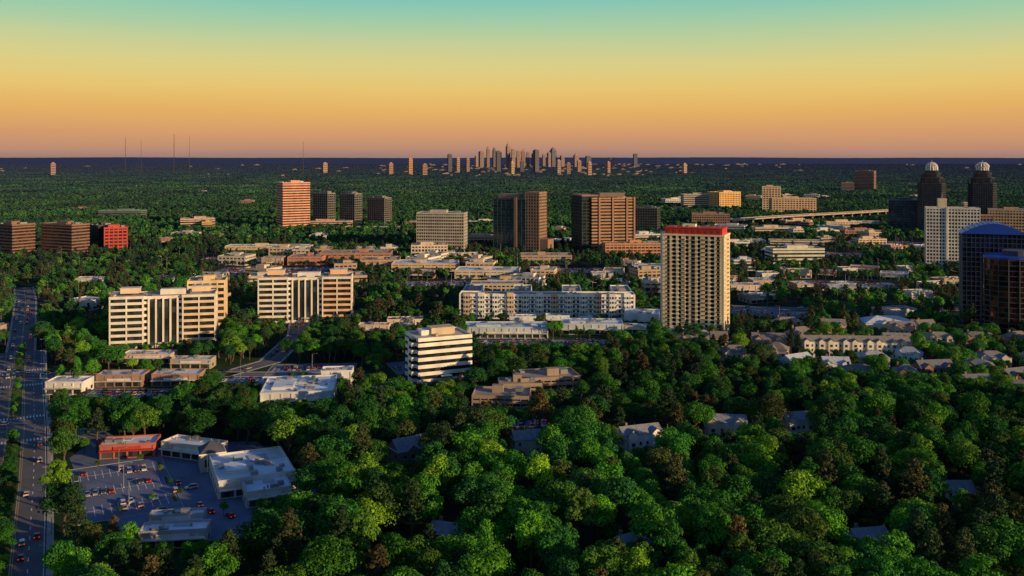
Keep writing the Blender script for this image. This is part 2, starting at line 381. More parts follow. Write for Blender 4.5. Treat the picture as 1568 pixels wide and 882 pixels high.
for x,y,a in((-112,328,28),(-106,322,28),(-124,322,118),(-128,350,28),(-126,342,28),(-121,345,118),(-98,318,40)): car('parked_car',x,y,math.radians(a))

# ------------------------------------------------------------------ key buildings
BROWN=(.25,.13,.085)
def tower():
    X,Y,W,D,H,yaw=131,650,43,25,70,-22
    mb=MB(); wm=wall((.90,.76,.52)); gm=glass((.012,.012,.014),cell=(1.6,1.6,2.8)); red=wall((.60,.025,.012),name='red_cladding'); dk=wall((.10,.08,.06))
    fl=24; fh=H/fl
    mb.box(0,0,0,W-1.6,D-1.6,H-.1,gm)
    for i in range(fl): mb.box(0,0,i*fh,W-.5,D-.5,fh*.28,wm)
    for j in range(10):
        x=-W/2+1.5+(W-3)*(j/9)
        pw=3.2 if j in(0,9) else (3.0 if j in(3,6) else 1.6)
        for sy in(-1,1): mb.box(x,sy*(D/2-.5),0,pw,1.0,H,wm)
    for y in(-D/2+1.2,-4.3,4.3,D/2-1.2):
        for sx in(-1,1): mb.box(sx*(W/2-.45),y,0,1.0,2.6 if abs(y)>5 else 5.0,H-.01,wm)
    for i in range(1,fl):
        for x in(-W/2+3.9,-7.1,0,7.1,W/2-3.9):
            mb.box(x,-D/2-.45,i*fh-.12,3.0,1.1,.16,wm); mb.box(x,-D/2-.97,i*fh+.04,3.0,.06,.9,dk)
        mb.box(W/2+.4,0,i*fh-.1,1.0,3.4,.15,wm); mb.box(W/2+.87,0,i*fh+.05,.06,3.4,.9,dk)
    mb.box(0,0,H,W+.8,D+.8,1.1,wm)
    mb.box(0,0,H+1.1,W-3,D-3,4.2,red); mb.box(0,0,H+5.3,W-2.2,D-2.2,.35,red)
    mb.box(-5,2,H+5.65,9,6,1.8,wm); hvac(mb,W-6,D-6,H+5.5,7,random.Random(2))
    for j in range(9): mb.box(-W/2+4+j*4.4,-D/2+1.42,H+1.8,2.2,.1,2.4,wall((.25,.03,.02)))
    mb.box(-W/2-2.2,3,0,3.4,9,H+1.5,wall((.84,.82,.78)))
    mb.box(0,-D/2-6,0,W*.7,10,5,wm); mb.box(0,-D/2-6,5,W*.7+.8,10.8,.5,WHITE)
    mb.build('residential_tower',X,Y,0,yaw); rect(X,Y,W+6,D+8,yaw,3); targ(X,Y-4,W,D,yaw,10)
tower()
def ex_left(W,D,H,orange):
    def f(mb):
        wm=wall((.80,.76,.70)); gm=glass((.02,.028,.032)); om=wall(orange); fh=H/8
        for sx in(-1,1):
            ww=W*.33; cx=sx*(W/2-ww/2+1)
            for i in range(8): mb.box(cx,-D/2-1.0,i*fh+.05,ww,3.2,fh*.40,wm if sx<0 else om)
            mb.box(cx,-D/2-.6,0,ww-1,2.2,H,gm)
            mb.box(cx,-D/2-1.0,H-.2,ww+.02,3.3,1.7,wm)
            for k in range(3): mb.box(cx-ww/2+.5+k*(ww-1)/2,-D/2-1.5,0,.8,2.3,H,wm)
            mb.box(cx,2,H+1.7,ww*.55,8,3.2,om)
            mb.box(cx,2,H+4.9,ww*.6,8.6,.3,wm)
        mb.box(0,-D/2-.05,2,W*.3,.5,H-3.2,gm)
        for k in range(5): mb.box(-W*.14+k*W*.07,-D/2-.3,0,1.1,1.5,H-.5,wm)
    return f
office('office_building',-232,613,64,24,33,13,8,(.78,.74,.68),glass((.02,.025,.03)),.42,6,.8,ROOFT,0.25,ex_left(64,24,33,(.80,.60,.42)))
office('office_building',-221,664,26,22,36,13,8,(.78,.58,.36),glass((.02,.025,.03)),.42,5,.9,ROOFT,0.3)
office('office_building',-158,706,68,26,33,6,8,(.78,.74,.68),glass((.02,.025,.03)),.42,6,.8,ROOFT,0.25,ex_left(68,26,33,(.82,.50,.32)))
targ(-232,600,70,20,13,5); targ(-158,693,74,20,6,5)
def ex_c(mb):
    mb.box(2,2,24.2,14,9,4,wall((.66,.52,.36))); mb.box(-7,3,24.2,7,8,2.8,WHITE)
    for z in range(6): mb.box(-17.2,-5,z*4+.1,3,7,2.0,wall((.82,.80,.76)))
    mb.box(-17,-5,0,2.4,6,24,glass((.02,.025,.03)))
office('office_building',-42,522,32,24,24,24,6,(.82,.80,.76),glass((.015,.02,.025)),.5,0,.6,wall((.6,.52,.42)),0,ex_c)
targ(-42,512,34,24,24,3)
for (x,y,W,D,H,ya) in((18,482,32,20,10.5,12),(-5,452,28,18,8.5,-4),(4,470,22,14,9.5,4)):
    office('office_building',x,y,W,D,H,ya,3,(.33,.25,.19),glass((.02,.02,.02)),.5,4,.5,wall((.38,.30,.23)),.2,seed=4)
targ(18,482,30,16,12,5); targ(-5,450,24,14,-4,5)
def apt():
    mb=MB(); wm=wall((.84,.84,.84)); gm=glass((.025,.06,.14),.2,cell=(2,2,3.6)); dk=wall((.30,.31,.33)); bl=wall((.12,.2,.32))
    W=136;H=18
    facade(mb,W,16,H,5,wm,gm,.38,3.2,1.3,0,-20)
    parapet(mb,W,16,H,wm,ROOFG,1.2,0,-20)
    for cx in(-60,-20,20,60):
        facade(mb,15,40,H-.4,5,wm,gm,.38,3.2,1.3,cx,9.2); parapet(mb,15,40,H-.4,wm,ROOFG,1,cx,9.2)
        mb.box(cx,0,H,5,6,2.4,dk); hvac(mb,12,34,H-.3,7,random.Random(int(cx)),cx,10)
    for j in range(12):
        x=-W/2+6+j*(W-12)/11
        c=wm if j%3 else wall((.62,.48,.34))
        mb.box(x,-28.6,0,5.2,1.4,H+1.6+(j%2)*.8,c)
        for i in range(5):
            mb.box(x,-29.34,i*3.6+1.3,1.5,.1,1.7,gm); mb.box(x+1.9,-29.34,i*3.6+1.3,.8,.1,1.7,gm); mb.box(x-1.9,-29.34,i*3.6+1.3,.8,.1,1.7,gm)
    for j in range(11):
        x=-W/2+12+j*(W-12)/11
        for i in range(1,5):
            mb.box(x-.6,-28.7,i*3.6,4.4,1.5,.15,wm); mb.box(x-.6,-29.42,i*3.6+.15,4.4,.06,.9,bl)
    hvac(mb,W-6,10,H,26,random.Random(3),0,-20)
    mb.build('apartment_building',28,735,0,-2); rect(28,735,W,60,-2,3); targ(28,712,W-4,14,-2,4)
apt()
office('apartment_building',-13,800,46,20,15,0,4,(.5,.43,.36),sp=.4,bay=4,pier=1.2,pent=0)
dkg=glass((.012,.02,.028))
office('office_tower',-364,1522,46,36,83,30,20,(.80,.38,.25),glass((.04,.03,.03)),.5,0)
def mdark(n,x,h,yy=1606,w=34): office(n,x,yy,w,20,h,-30,15,(.24,.22,.18),dkg,.22,5,.5,ROOFG,.5,seed=3)
mdark('office_tower',-330,62); mdark('office_tower',-283,61); mdark('office_tower',-233,54,w=38)
office('office_building',-318,1560,90,20,16,0,4,(.6,.42,.32),sp=.45); office('parking_deck',-230,1500,90,30,10,0,3,(.6,.48,.36),sp=.35,pent=0)
office('office_building',-90,1190,62,34,53,-8,13,(.44,.41,.37),glass((.025,.03,.035)),.42,3,.5)
def ex6(mb):
    bm=wall((.30,.18,.12)); facade(mb,20,24,80,20,bm,glass((.03,.025,.02)),.5,4,1.2,31,-1); mb.box(31,-1,80,20.2,24.2,1.3,bm)
    mb.box(-4,0,73,30,16,5,bm); mb.box(9,-15.4,0,4,1.2,74,bm)
    mb.box(46,-2,0,12,18,22,bm)
office('office_tower',3,1178,46,30,72,-26,18,(.03,.07,.08),glass((.012,.05,.065),.3,.15),.14,6,.3,ROOFG,0,ex6)
def ex7(mb):
    bm=wall((.34,.19,.12)); gm=glass((.01,.03,.035),.3)
    facade(mb,22,44,76,18,wall((.05,.055,.05)),gm,.14,5,.4,-30,5); mb.box(-30,5,76,22,44,1.5,bm); mb.box(2,0,74.5,34,20,5,wall((.2,.13,.1)))
    for x in(-19,-1.0,18.0,28): mb.box(x,-20.2,0,2.2,2.2,74.5,bm)
office('office_tower',124,1180,58,40,73,14,18,(.42,.23,.13),glass((.02,.018,.015)),.5,0,1,ROOFG,0,ex7)
office('office_building',150,1132,74,26,19,4,5,(.58,.28,.15),sp=.5,bay=5,pier=1.0,pent=.2)
office('office_building',218,1470,36,26,44,-20,11,(.08,.09,.09),dkg,.2,4,.4)
office('office_building',-101,1120,44,24,18,4,4,(.74,.6,.48),sp=.4,bay=4,pier=1.2)
office('office_building',-620,1140,38,30,42,-30,11,BROWN,glass((.03,.02,.015)),.42,0)
office('office_building',-557,1140,56,26,42,-26,11,BROWN,glass((.03,.02,.015)),.42,0)
office('office_building',-540,1205,22,28,36,-30,9,(.05,.05,.05),dkg,.2,4,.4)
office('office_building',-516,1190,28,24,34,25,8,(.55,.06,.03),glass((.04,.02,.015)),.4,6,1.2,ROOFG,.5)
office('office_building',-768,1804,84,30,20,0,5,(.16,.25,.2),sp=.3); office('office_building',-518,1508,54,26,24,18,6,(.6,.42,.36),sp=.45)
office('office_building',-497,1490,16,20,20,18,5,(.65,.4,.15),sp=.5)
for a in((-187,1100,84,40,11,3,(.42,.2,.13)),(-240,1075,40,34,9,0,(.5,.22,.15)),(-96,1020,72,40,8,0,(.6,.45,.32)),(-25,955,66,34,8,-4,(.65,.55,.43)),(-318,1200,110,26,9,0,(.65,.52,.34)),(-150,1045,44,40,9,5,(.5,.33,.2)),(40,1080,60,30,10,0,(.45,.33,.25))):
    x,y,W,D,H,ya,c=a; office('retail_building',x,y,W,D,H,ya,2,c,glass((.04,.035,.03)),.6,7,1.5,ROOFT if c[0]<.55 else ROOFW,.15,seed=9); targ(x,y,W-4,D-4,ya,H*.5)
def ex14(mb):
    wm=wall((.8,.77,.72)); mb.box(-10,0,70,9,10,9.5,wall((.75,.6,.42))); facade(mb,14,20,62,16,wall((.36,.22,.14)),dkg,.5,4,.8,33,2)
    for z in(77,78.2): mb.box(-10,0,z,9.4,10.4,.4,wm)
    mb.tube((-10,0,79.5),(-10,0,86),.2,.1,METAL)
    mb.box(-6,-11.5,0,1.6,1.4,70,wm)
office('office_tower',486,1010,54,22,69,-20,18,(.76,.74,.70),glass((.025,.035,.05)),.42,3.2,1.0,ROOFG,0,ex14)
office('office_building',645,1500,50,34,55,-24,13,(.06,.10,.13),glass((.02,.06,.09),.4),.12,4,.3)
office('office_building',1208,3125,62,50,78,-30,16,(.38,.18,.10),sp=.5); office('office_building',1120,3050,40,40,40,-20,9,(.34,.25,.2),sp=.5)
office('office_tower',556,1960,38,30,62,-14,13,(.8,.58,.36),sp=.5,bay=6,pier=2.2); office('office_building',600,1950,90,30,38,-10,8,(.8,.54,.32),sp=.5,bay=6,pier=2)
office('office_building',495,2134,66,40,44,30,10,(.85,.5,.16),sp=.4,bay=5,pier=2); office('office_building',430,2150,60,40,38,0,8,(.6,.5,.4),sp=.5)
office('office_building',348,1606,64,30,26,-8,6,(.34,.2,.13),sp=.4,bay=4,pier=1)
office('office_building',324,1048,60,26,21,4,5,(.68,.68,.58),glass((.03,.05,.05)),.5,0,pent=.4)
office('office_building',750,1380,56,30,46,-24,10,(.7,.46,.27),sp=.5,bay=4,pier=1.2)
office('parking_deck',385,1240,70,26,12,-10,3,(.66,.56,.42),sp=.35,pent=0); office('office_building',255,1010,24,16,12,0,3,(.7,.7,.7),sp=.4)

def crown_tower(name,X,Y,dome):
    mb=MB(); fm=wall((.035,.045,.06)); gm=glass((.010,.02,.035),.35,.15); wm=wall((.86,.84,.82))
    def octo(w,c): h=w/2; return [(-h+c,-h),(h-c,-h),(h,-h+c),(h,h-c),(h-c,h),(-h+c,h),(-h,h-c),(-h,-h+c)]
    mb.prism(octo(40,6),0,84,gm); mb.prism(octo(33,6),84,93,gm); mb.prism(octo(26,6),93,100,gm); mb.prism(octo(20,5),100,104,gm)
    for w_,z in((40.3,84),(33.3,93),(26.3,100),(20.3,104)): mb.prism(octo(w_,6*w_/40),z-.8,z+.5,fm)
    for i in range(1,24): mb.prism(octo(40.25,6),i*3.5,i*3.5+.9,fm)
    for k in range(-4,5):
        for sx in(-1,1):
            hh=90 if k%4==0 else 84-abs(k)
            mb.box(k*3.2,sx*20.1,0,.8,.9,hh,fm); mb.box(sx*20.1,k*3.2,0,.9,.8,hh,fm)
    n=14
    prof=[(8.5,104),(8.5,108)]+([(8.3,110.5),(7.2,113.2),(5,115.4),(2,116.6)] if dome else [(9.8,111),(8.6,113),(6.5,115.2),(3,116.8)])
    for j in range(n):
        t=2*math.pi*j/n
        for (ra,za),(rb,zb) in zip(prof[:-1],prof[1:]): mb.tube((ra*math.cos(t),ra*math.sin(t),za),(rb*math.cos(t),rb*math.sin(t),zb),.8,.7,wm,5)
    for r,z in prof[1:]: mb.cyl(0,0,z-.2,z+.3,r+.1,wm,16)
    mb.cyl(0,0,104,112,6,wall((.6,.55,.5)),12,.8); mb.tube((0,0,116),(0,0,121),.3,.1,METAL)
    mb.build(name,X,Y,0,-25); rect(X,Y,42,42,-25,5)
crown_tower('crowned_skyscraper',664,1446,True); crown_tower('crowned_skyscraper',744,1446,False)
def blue_tower():
    mb=MB(); gm=glass((.012,.03,.09),.6,.08,cell=(3,3,3.6)); fm=wall((.03,.05,.09)); bl=simple('cobalt_roof',(.01,.07,.50),.4,.2)
    W,D,H=42,28,68
    mb.box(0,0,0,W,D,H,gm)
    for i in range(1,19): mb.box(0,0,i*3.6,W+.3,D+.3,.5,fm)
    for k in range(15):
        mb.box(-W/2+k*W/14,0,0,.3,D+.5,H-.3,fm)
    n=14
    pr=[(-W/2-1+(W+2)*i/n,H+8*math.sin(math.pi*i/n)) for i in range(n+1)]
    k0=len(mb.v)
    for s in(-1,1):
        for x,z in pr: mb.v.append((x,s*(D/2+1),z))
    for i in range(n): mb.f.append((k0+i,k0+i+1,k0+n+1+i+1,k0+n+1+i)); mb.m.append(mb.mi(bl))
    mb.f.append(tuple(range(k0,k0+n+1))); mb.m.append(mb.mi(bl)); mb.f.append(tuple(range(k0+2*n+1,k0+n,-1))); mb.m.append(mb.mi(bl))
    for i in range(1,n):
        x,z=pr[i]; mb.box(x,0,z-.1,.3,D+2.4,.35,fm)
    mb.build('blue_glass_tower',362,690,0,-22); rect(362,690,W,D,-22,3)
    mb=MB(); g2=glass((.09,.04,.025),.8,.1,cell=(2.5,2.5,3.6)); N=20; R=22
    pts=[(R*math.cos(2*math.pi*j/N),R*.8*math.sin(2*math.pi*j/N)) for j in range(N)]
    mb.prism(pts,0,55,g2)
    for i in range(1,16): mb.prism([(x*1.012,y*1.012) for x,y in pts],i*3.6,i*3.6+.6,fm)
    for x,y in pts: mb.box(x*1.012,y*1.012,0,.5,.5,55,fm)
    mb.prism([(x*.98,y*.98) for x,y in pts],55,56.5,bl); mb.cyl(0,0,56.5,60,9,fm,16)
    mb.build('glass_office_tower',353,640,0,0); rect(353,640,44,38,0,3)
blue_tower()
def bridge():
    pts=[(375,1600),(420,1648),(470,1690),(515,1725),(560,1757),(660,1820),(720,1862),(790,1915),(870,1960),(950,1990)]
    Z=13
    mb=MB(); cm=wall((.46,.38,.30)); strip(mb,pts,0,24,Z,cm,1.4); strip(mb,pts,0,21,Z+1.42,wall((.20,.19,.19))); strip(mb,pts,-11.6,.6,Z+1.4,cm,1.0); strip(mb,pts,11.6,.6,Z+1.4,cm,1.0)
    for p,d in walk(pts,30):
        mb.box(p.x,p.y,0,2.4,2.4,Z-.1,cm); mb.box(p.x,p.y,Z-1.6,3,18,1.55,cm)
    mb.build('highway_bridge'); road_clear(pts,26,5)
    for i in range(len(pts)-1):
        a=Vector(pts[i]);b=Vector(pts[i+1]);c=(a+b)/2;d=b-a; targ(c.x,c.y,22,d.length,-math.degrees(math.atan2(d.x,d.y)),8)
    for p,d in walk(pts,16):
        if rc.random()<.6:
            o=bpy.data.objects.new('car',rc.choice(CARS)); o.location=(p.x+d.y*5,p.y-d.x*5,Z+1.45); o.rotation_euler=(0,0,math.atan2(d.y,d.x)-math.pi/2); COL.objects.link(o)
bridge()

# ------------------------------------------------------------------ retail / houses
def retail(name,x,y,W,D,H,yaw,wc,roof=None,fascia=None,t=True,mg=3):
    rs=random.Random(int(x*7+y)); mb=MB(); wm=wall(wc); roof=roof or ROOFW; gm=glass((.03,.035,.04),cell=(2,2,9))
    mb.box(0,0,0,W,D,H,wm); parapet(mb,W,D,H,wm,roof,.9)
    for sy in(-1,):
        mb.box(0,sy*(D/2+.02),.4,W-2,.12,2.8,gm)
        n=max(2,int(W/5))
        for j in range(n+1): mb.box(-W/2+.6+j*(W-1.2)/n,sy*(D/2+.1),0,.7,.5,H,wm)
        mb.box(0,sy*(D/2+.9),3.3,W-.6,2.2,.35,wall(fascia or (.6,.58,.55)))
        mb.box(0,sy*(D/2+.35),3.66,W*.5,.3,1.1,wall(fascia or (.65,.63,.6)))
    for sx in(-1,1):
        for j in range(int(D/6)): mb.box(sx*(W/2+.01),-D/2+4+j*6,1,.1,2.2,1.8,gm)
    hvac(mb,W,D,H,max(3,int(W*D/70)),rs); 
    for _ in range(3): mb.cyl(rs.uniform(-.4,.4)*W,rs.uniform(-.4,.4)*D,H+.1,H+1.2,.35,METAL,8)
    mb.box(rs.uniform(-.2,.2)*W,D*.2,H+.14,W*.25,D*.25,.35,wall((.45,.48,.5)))
    if W>24 and D>20:
        mb.box(-W*.22,-D*.1,H+.13,W*.3,D*.35,1.3,wm); mb.box(-W*.22,-D*.1,H+1.43,W*.3-.6,D*.35-.6,.08,roof)
        mb.box(0,D*.12,H+.12,W-1.2,.3,.5,wm)
    mb.build(name,x,y,0,yaw); rect(x,y,W,D,yaw,mg)
    if t: targ(x,y,W-2,D-2,yaw,H*.5)
retail('restaurant_building',-161,386,22,12,5,10,(.42,.12,.09),ROOFW,(.45,.03,.02))
retail('shopping_plaza',-101,354,28,32,6,24,(.6,.59,.58),ROOFW)
retail('shopping_plaza',-133,383,26,10,5.4,-20,(.55,.5,.46),ROOFW)
retail('shopping_plaza',-90,335,16,14,5,24,(.55,.52,.5),ROOFW)
retail('shop_building',-109,296,21,8,5,8,(.4,.4,.4),ROOFW); retail('shop_building',-113,309,18,5,4.5,8,(.4,.4,.42),ROOFW)
mb=MB(); mb.box(0,0,0,9,9,7,wall((.45,.4,.36))); mb.box(0,0,7,10.5,10.5,.4,WHITE); mb.box(0,0,7.4,10,10,3.6,wall((.07,.08,.1)),.05,.05); mb.cyl(0,0,11,11.8,.2,METAL)
for sx in(-1,1): mb.box(sx*2,-4.6,0,.4,.3,7,WHITE); mb.box(sx*2.2,-4.55,2,1.5,.1,3,glass())
mb.build('entrance_pavilion',-121,368,0,24)
retail('shop_building',-236,488,20,13,6,0,(.7,.68,.66)); retail('shop_building',-214,503,25,12,6,3,(.33,.2,.15)); retail('shop_building',-184,505,26,12,6,3,(.36,.22,.16))
retail('shop_building',-110,474,36,34,7,8,(.6,.62,.66)); retail('shop_building',-97,508,17,11,7,5,(.7,.7,.7)); retail('shop_building',-128,492,14,12,5,5,(.5,.5,.5))
retail('shopping_plaza',-4,642,58,22,7,0,(.5,.56,.62),wall((.55,.70,.85),.6,.1)); retail('shopping_plaza',57,655,44,22,7,-3,(.5,.56,.62),wall((.55,.70,.85),.6,.1))
retail('shop_building',8,684,20,10,6,0,(.7,.7,.7)); retail('shop_building',34,688,18,10,6,0,(.7,.7,.7)); retail('shop_building',55,690,10,8,5,0,(.7,.7,.7))
retail('shop_building',98,690,26,24,8,-10,(.6,.66,.72)); retail('shop_building',86,652,22,10,5,-10,(.5,.48,.44)); retail('shop_building',-98,650,22,10,6,0,(.6,.45,.33))
retail('shop_building',-222,560,30,12,5,0,(.6,.45,.38)); retail('shop_building',-190,545,24,10,5,0,(.4,.35,.3)); retail('shop_building',-78,668,26,12,7,5,(.66,.55,.42),ROOFT)
def house(name,x,y,W,D,H,yaw,wc,rcol,rh=3.2,units=1,t=True,hip=False,tz=.75):
    mb=MB(); wm=wall(wc); rm=wall(rcol,.9,.3,.6,'shingle_roof'); gm=glass((.03,.035,.045),cell=(1.5,1.5,3)); ov=.5
    mb.box(0,0,0,W,D,H,wm)
    a=W/2+ov; b=D/2+ov; rx=a-(b if hip else 0); z0=H-.1; z1=H+rh
    for s in(-1,1):
        mb.poly([(-a,s*b,z0),(a,s*b,z0),(rx,0,z1),(-rx,0,z1)][::s],rm)
        if hip: mb.poly([(s*a,-b,z0),(s*a,b,z0),(s*rx,0,z1)],rm)
        else: mb.poly([(s*W/2,-D/2,H),(s*W/2,D/2,H),(s*W/2,0,z1-.25)],wm)
    mb.poly([(-a,-b,z0-.02),(a,-b,z0-.02),(a,b,z0-.02),(-a,b,z0-.02)],WHITE)
    uw=W/units; fl=max(1,int(H/2.9))
    for u in range(units):
        cx=-W/2+uw*(u+.5)
        if units>1 or W>12:
            gw=min(uw*.5,5); d=1.2; gx=cx+(uw*.12 if u%2 else -uw*.12)
            mb.box(gx,-D/2-d/2,0,gw,d,H+.2,wm); zz=H+.2
            mb.poly([(gx-gw/2,-D/2-d,zz),(gx+gw/2,-D/2-d,zz),(gx,-D/2-d,zz+gw*.4)],wm)
            mb.poly([(gx-gw/2-.3,-D/2-d-.3,zz-.1),(gx,-D/2-d-.3,zz+gw*.44),(gx,-D/2+3,zz+gw*.44),(gx-gw/2-.3,-D/2+3,zz-.1)],rm)
            mb.poly([(gx+gw/2+.3,-D/2-d-.3,zz-.1),(gx,-D/2-d-.3,zz+gw*.44),(gx,-D/2+3,zz+gw*.44),(gx+gw/2+.3,-D/2+3,zz-.1)],rm)
            for f_ in range(fl): mb.box(gx,-D/2-d-.02,f_*2.9+1,1.6,.12,1.5,gm); mb.box(gx,-D/2-d-.03,f_*2.9+.85,2,.2,.15,WHITE)
        for f_ in range(fl):
            for q in(-.32,.32):
                mb.box(cx+q*uw,-D/2-.02,f_*2.9+1,1.0,.12,1.4,gm); mb.box(cx+q*uw,-D/2-.04,f_*2.9+.86,1.2,.2,.13,WHITE)
                mb.box(cx+q*uw,D/2+.02,f_*2.9+1,1.0,.12,1.4,gm)
    for s in(-1,1):
        for f_ in range(fl):
            for q in(-.25,.25): mb.box(s*(W/2+.02),q*D,f_*2.9+1,.12,1.0,1.4,gm)
    for u in range(max(1,units//2)): mb.box(-W*.3+u*W*.6/max(1,units//2),D*.12,H,1,1,rh+.9,wall((.3,.16,.11)))
    mb.box(W*.1,-D/2-.06,0,1.1,.12,2.2,wall((.12,.05,.03)))
    mb.build(name,x,y,0,yaw); rect(x,y,W,D,yaw,3)
    if t: targ(x,y,W*.9,D*.9,yaw,H*tz)
GR=(.26,.28,.31); BR=(.3,.17,.12); WH=(.74,.70,.62)
for a in((54,390,18,10,8.5,20,(.76,.74,.72),GR,2.6,2),(95,408,18,10,8,-8,(.66,.56,.48),GR,2.6,2),(-42,374,15,11,7,35,(.25,.2,.17),(.2,.23,.27),4,1),(6,388,12,8,6.5,15,(.6,.55,.5),GR,3,1),(128,412,14,9,8,12,(.66,.62,.56),GR,2.6,2)):
    house('brick_house',*a,True,False,.3)
for a in((37,284,11,8,6,30,BR),(112,288,11,8,6,10,(.5,.5,.5)),(-20,292,11,8,6,-20,BR),(160,330,11,8,6,0,WH)):
    house('brick_house',*a,GR,2.6,1,True,False,1.1)
tr=[(150,560,46,11,9,-6,(.6,.5,.4),(.22,.19,.18),6),(215,575,66,11,10,-4,WH,(.28,.25,.22),9),(180,600,44,11,9,6,(.5,.36,.27),(.22,.19,.18),6),
(206,505,40,11,9,-12,(.28,.15,.11),(.17,.18,.20),5),(252,512,42,11,9,-8,(.30,.16,.11),(.17,.18,.20),5),(300,545,44,11,9,12,(.6,.56,.5),(.26,.25,.25),6),
(290,500,40,11,8,14,(.36,.19,.13),(.2,.2,.21),5),(175,530,36,11,8,8,(.66,.68,.72),(.5,.56,.62),4),(228,545,36,11,8,-14,(.6,.6,.62),(.42,.46,.5),5),
(265,590,46,11,9,4,(.6,.53,.46),(.28,.26,.22),6),(320,595,46,11,9,-8,(.45,.3,.2),(.22,.19,.17),6),(330,510,38,12,9,-20,(.34,.2,.13),(.18,.19,.21),5),(255,475,34,11,8,-4,(.3,.16,.12),(.18,.18,.2),4),
(125,598,36,11,8,-4,(.6,.46,.34),(.24,.2,.17),5),(310,470,30,11,8,20,(.45,.42,.4),(.19,.2,.22),4),(210,640,50,12,9,0,(.62,.5,.38),(.26,.24,.22),6),(280,640,40,12,9,10,(.6,.46,.36),(.24,.22,.2),5)]
hr=random.Random(31)
for i,(x,y,W,D,H,ya,wc,rcl,un) in enumerate(tr):
    if i==1: house('townhouse_row',x,y,W,D,H,ya,wc,rcl,3,un,True,False,.5); continue
    w1=W*hr.uniform(.36,.5); w2=W*hr.uniform(.28,.42)
    for s,ww in((-1,w1),(1,w2)):
        yy=y+hr.uniform(-9,9); ang=ya+hr.uniform(-24,24)
        house('townhouse_row' if ww>15 else 'brick_house',x+s*W*.28+hr.uniform(-2,2),yy,ww,hr.uniform(9.5,12.5),H*hr.uniform(.72,1.02),ang,wc,rcl,hr.uniform(2.6,3.8),max(1,int(ww/7)),True,hr.random()<.35,hr.choice([.6,.8,1.1,1.3]))
house('clubhouse',274,668,36,22,5.5,-6,(.76,.74,.72),(.7,.74,.78),4,1,True,True,.5)

def freeat(x,y,r):
    for (cx,cy,W,D,ya,mg) in RECTS:
        dx,dy=x-cx,y-cy; u=dx*math.cos(ya)+dy*math.sin(ya); v=-dx*math.sin(ya)+dy*math.cos(ya)
        if abs(u)<W/2+r and abs(v)<D/2+r: return False
    return True
rs=random.Random(11)
PALS=[(.66,.62,.58),(.62,.45,.3),(.4,.2,.13),(.7,.55,.40),(.55,.5,.45),(.45,.33,.24),(.75,.72,.68)]
def scatter(n,xr,yr,wr,dr,hr,name,tp=.3):
    k=0
    for _ in range(n*12):
        if k>=n: break
        y=rs.uniform(*yr); x=rs.uniform(xr[0],xr[1]) if abs(xr[1])>2 else rs.uniform(xr[0]*y,xr[1]*y)
        W,D,H=rs.uniform(*wr),rs.uniform(*dr),rs.uniform(*hr)
        if not freeat(x,y,max(W,D)*.6): continue
        c=rs.choice(PALS); ya=rs.choice([-25,-10,0,5,15])
        if H<9: retail(name,x,y,W,D,H,ya,c,rs.choice([ROOFW,ROOFW,ROOFT,ROOFG]),t=rs.random()<tp)
        else:
            office(name,x,y,W,D,H,ya,max(2,int(H/3.8)),c,sp=.45,bay=rs.choice([0,5]),pier=1.2,roof=rs.choice([ROOFW,ROOFG,ROOFT]),mg=3)
            if rs.random()<tp: targ(x,y,W-2,D-2,ya,H*.5)
        k+=1
scatter(26,(150,430),(700,1000),(14,36),(12,24),(5,9),'retail_building',.6)
scatter(14,(-440,-250),(640,1000),(14,34),(12,22),(5,9),'retail_building',.7)
scatter(12,(-60,160),(830,1050),(20,44),(14,26),(6,12),'retail_building',.6)
scatter(24,(-340,-20),(860,1180),(20,60),(14,34),(6,11),'retail_building',.85)
scatter(36,(130,720),(1080,1700),(20,70),(16,34),(6,13),'retail_building',.7)
scatter(12,(-500,100),(1150,1650),(20,60),(16,34),(6,14),'retail_building',.3)
scatter(12,(.12,.55),(1700,2800),(30,60),(20,34),(10,22),'office_building')
scatter(3,(-.55,0),(1900,3200),(30,50),(20,30),(10,18),'office_building')

def sky_tower(px,wpx,top,Y=10000,c=None,spire=False,stp=0):
    k=Y/1400; X=(px-784)*k; W=wpx*k*.72; H=CAMH+(241-top)*k*.88; r=random.Random(px)
    mb=MB(); wm=wall(c or r.choice([(.7,.36,.18),(.5,.28,.18),(.85,.5,.25),(.18,.14,.15),(.6,.38,.26)])); gm=glass((.05,.045,.05))
    fl=max(4,int(H/14)); 
    facade(mb,W,W*.8,H*(.86 if spire or stp else 1),fl,wm,gm,.5,W/5,W/14,pout=.6)
    if spire or stp:
        mb.box(0,0,H*.86,W*.7,W*.55,H*.08,wm); mb.box(0,0,H*.94,W*.42,W*.35,H*.06,wm,.15,.15)
        if spire: mb.tube((0,0,H*.99),(0,0,H*1.06),W*.06,W*.01,wm)
    else: mb.box(0,0,H,W*.5,W*.4,6,wm)
    mb.build('distant_skyscraper',X,Y+r.uniform(-300,300),0,r.uniform(10,40))
for a in((738,9,231),(748,6,221,1),(756,6,222,1),(765,7,232),(778,8,216,2),(786,7,227),(794,8,230),(801,7,226,1),(809,6,232),(833,6,236),(848,12,223,1),(841,7,233),(862,8,238),(884,10,234,1),(898,10,239),(975,8,235),(940,7,244),(729,7,238),(818,9,234)):
    sky_tower(a[0],a[1],a[2],10000,None,len(a)>3 and a[3]==2,len(a)>3 and a[3]==1)
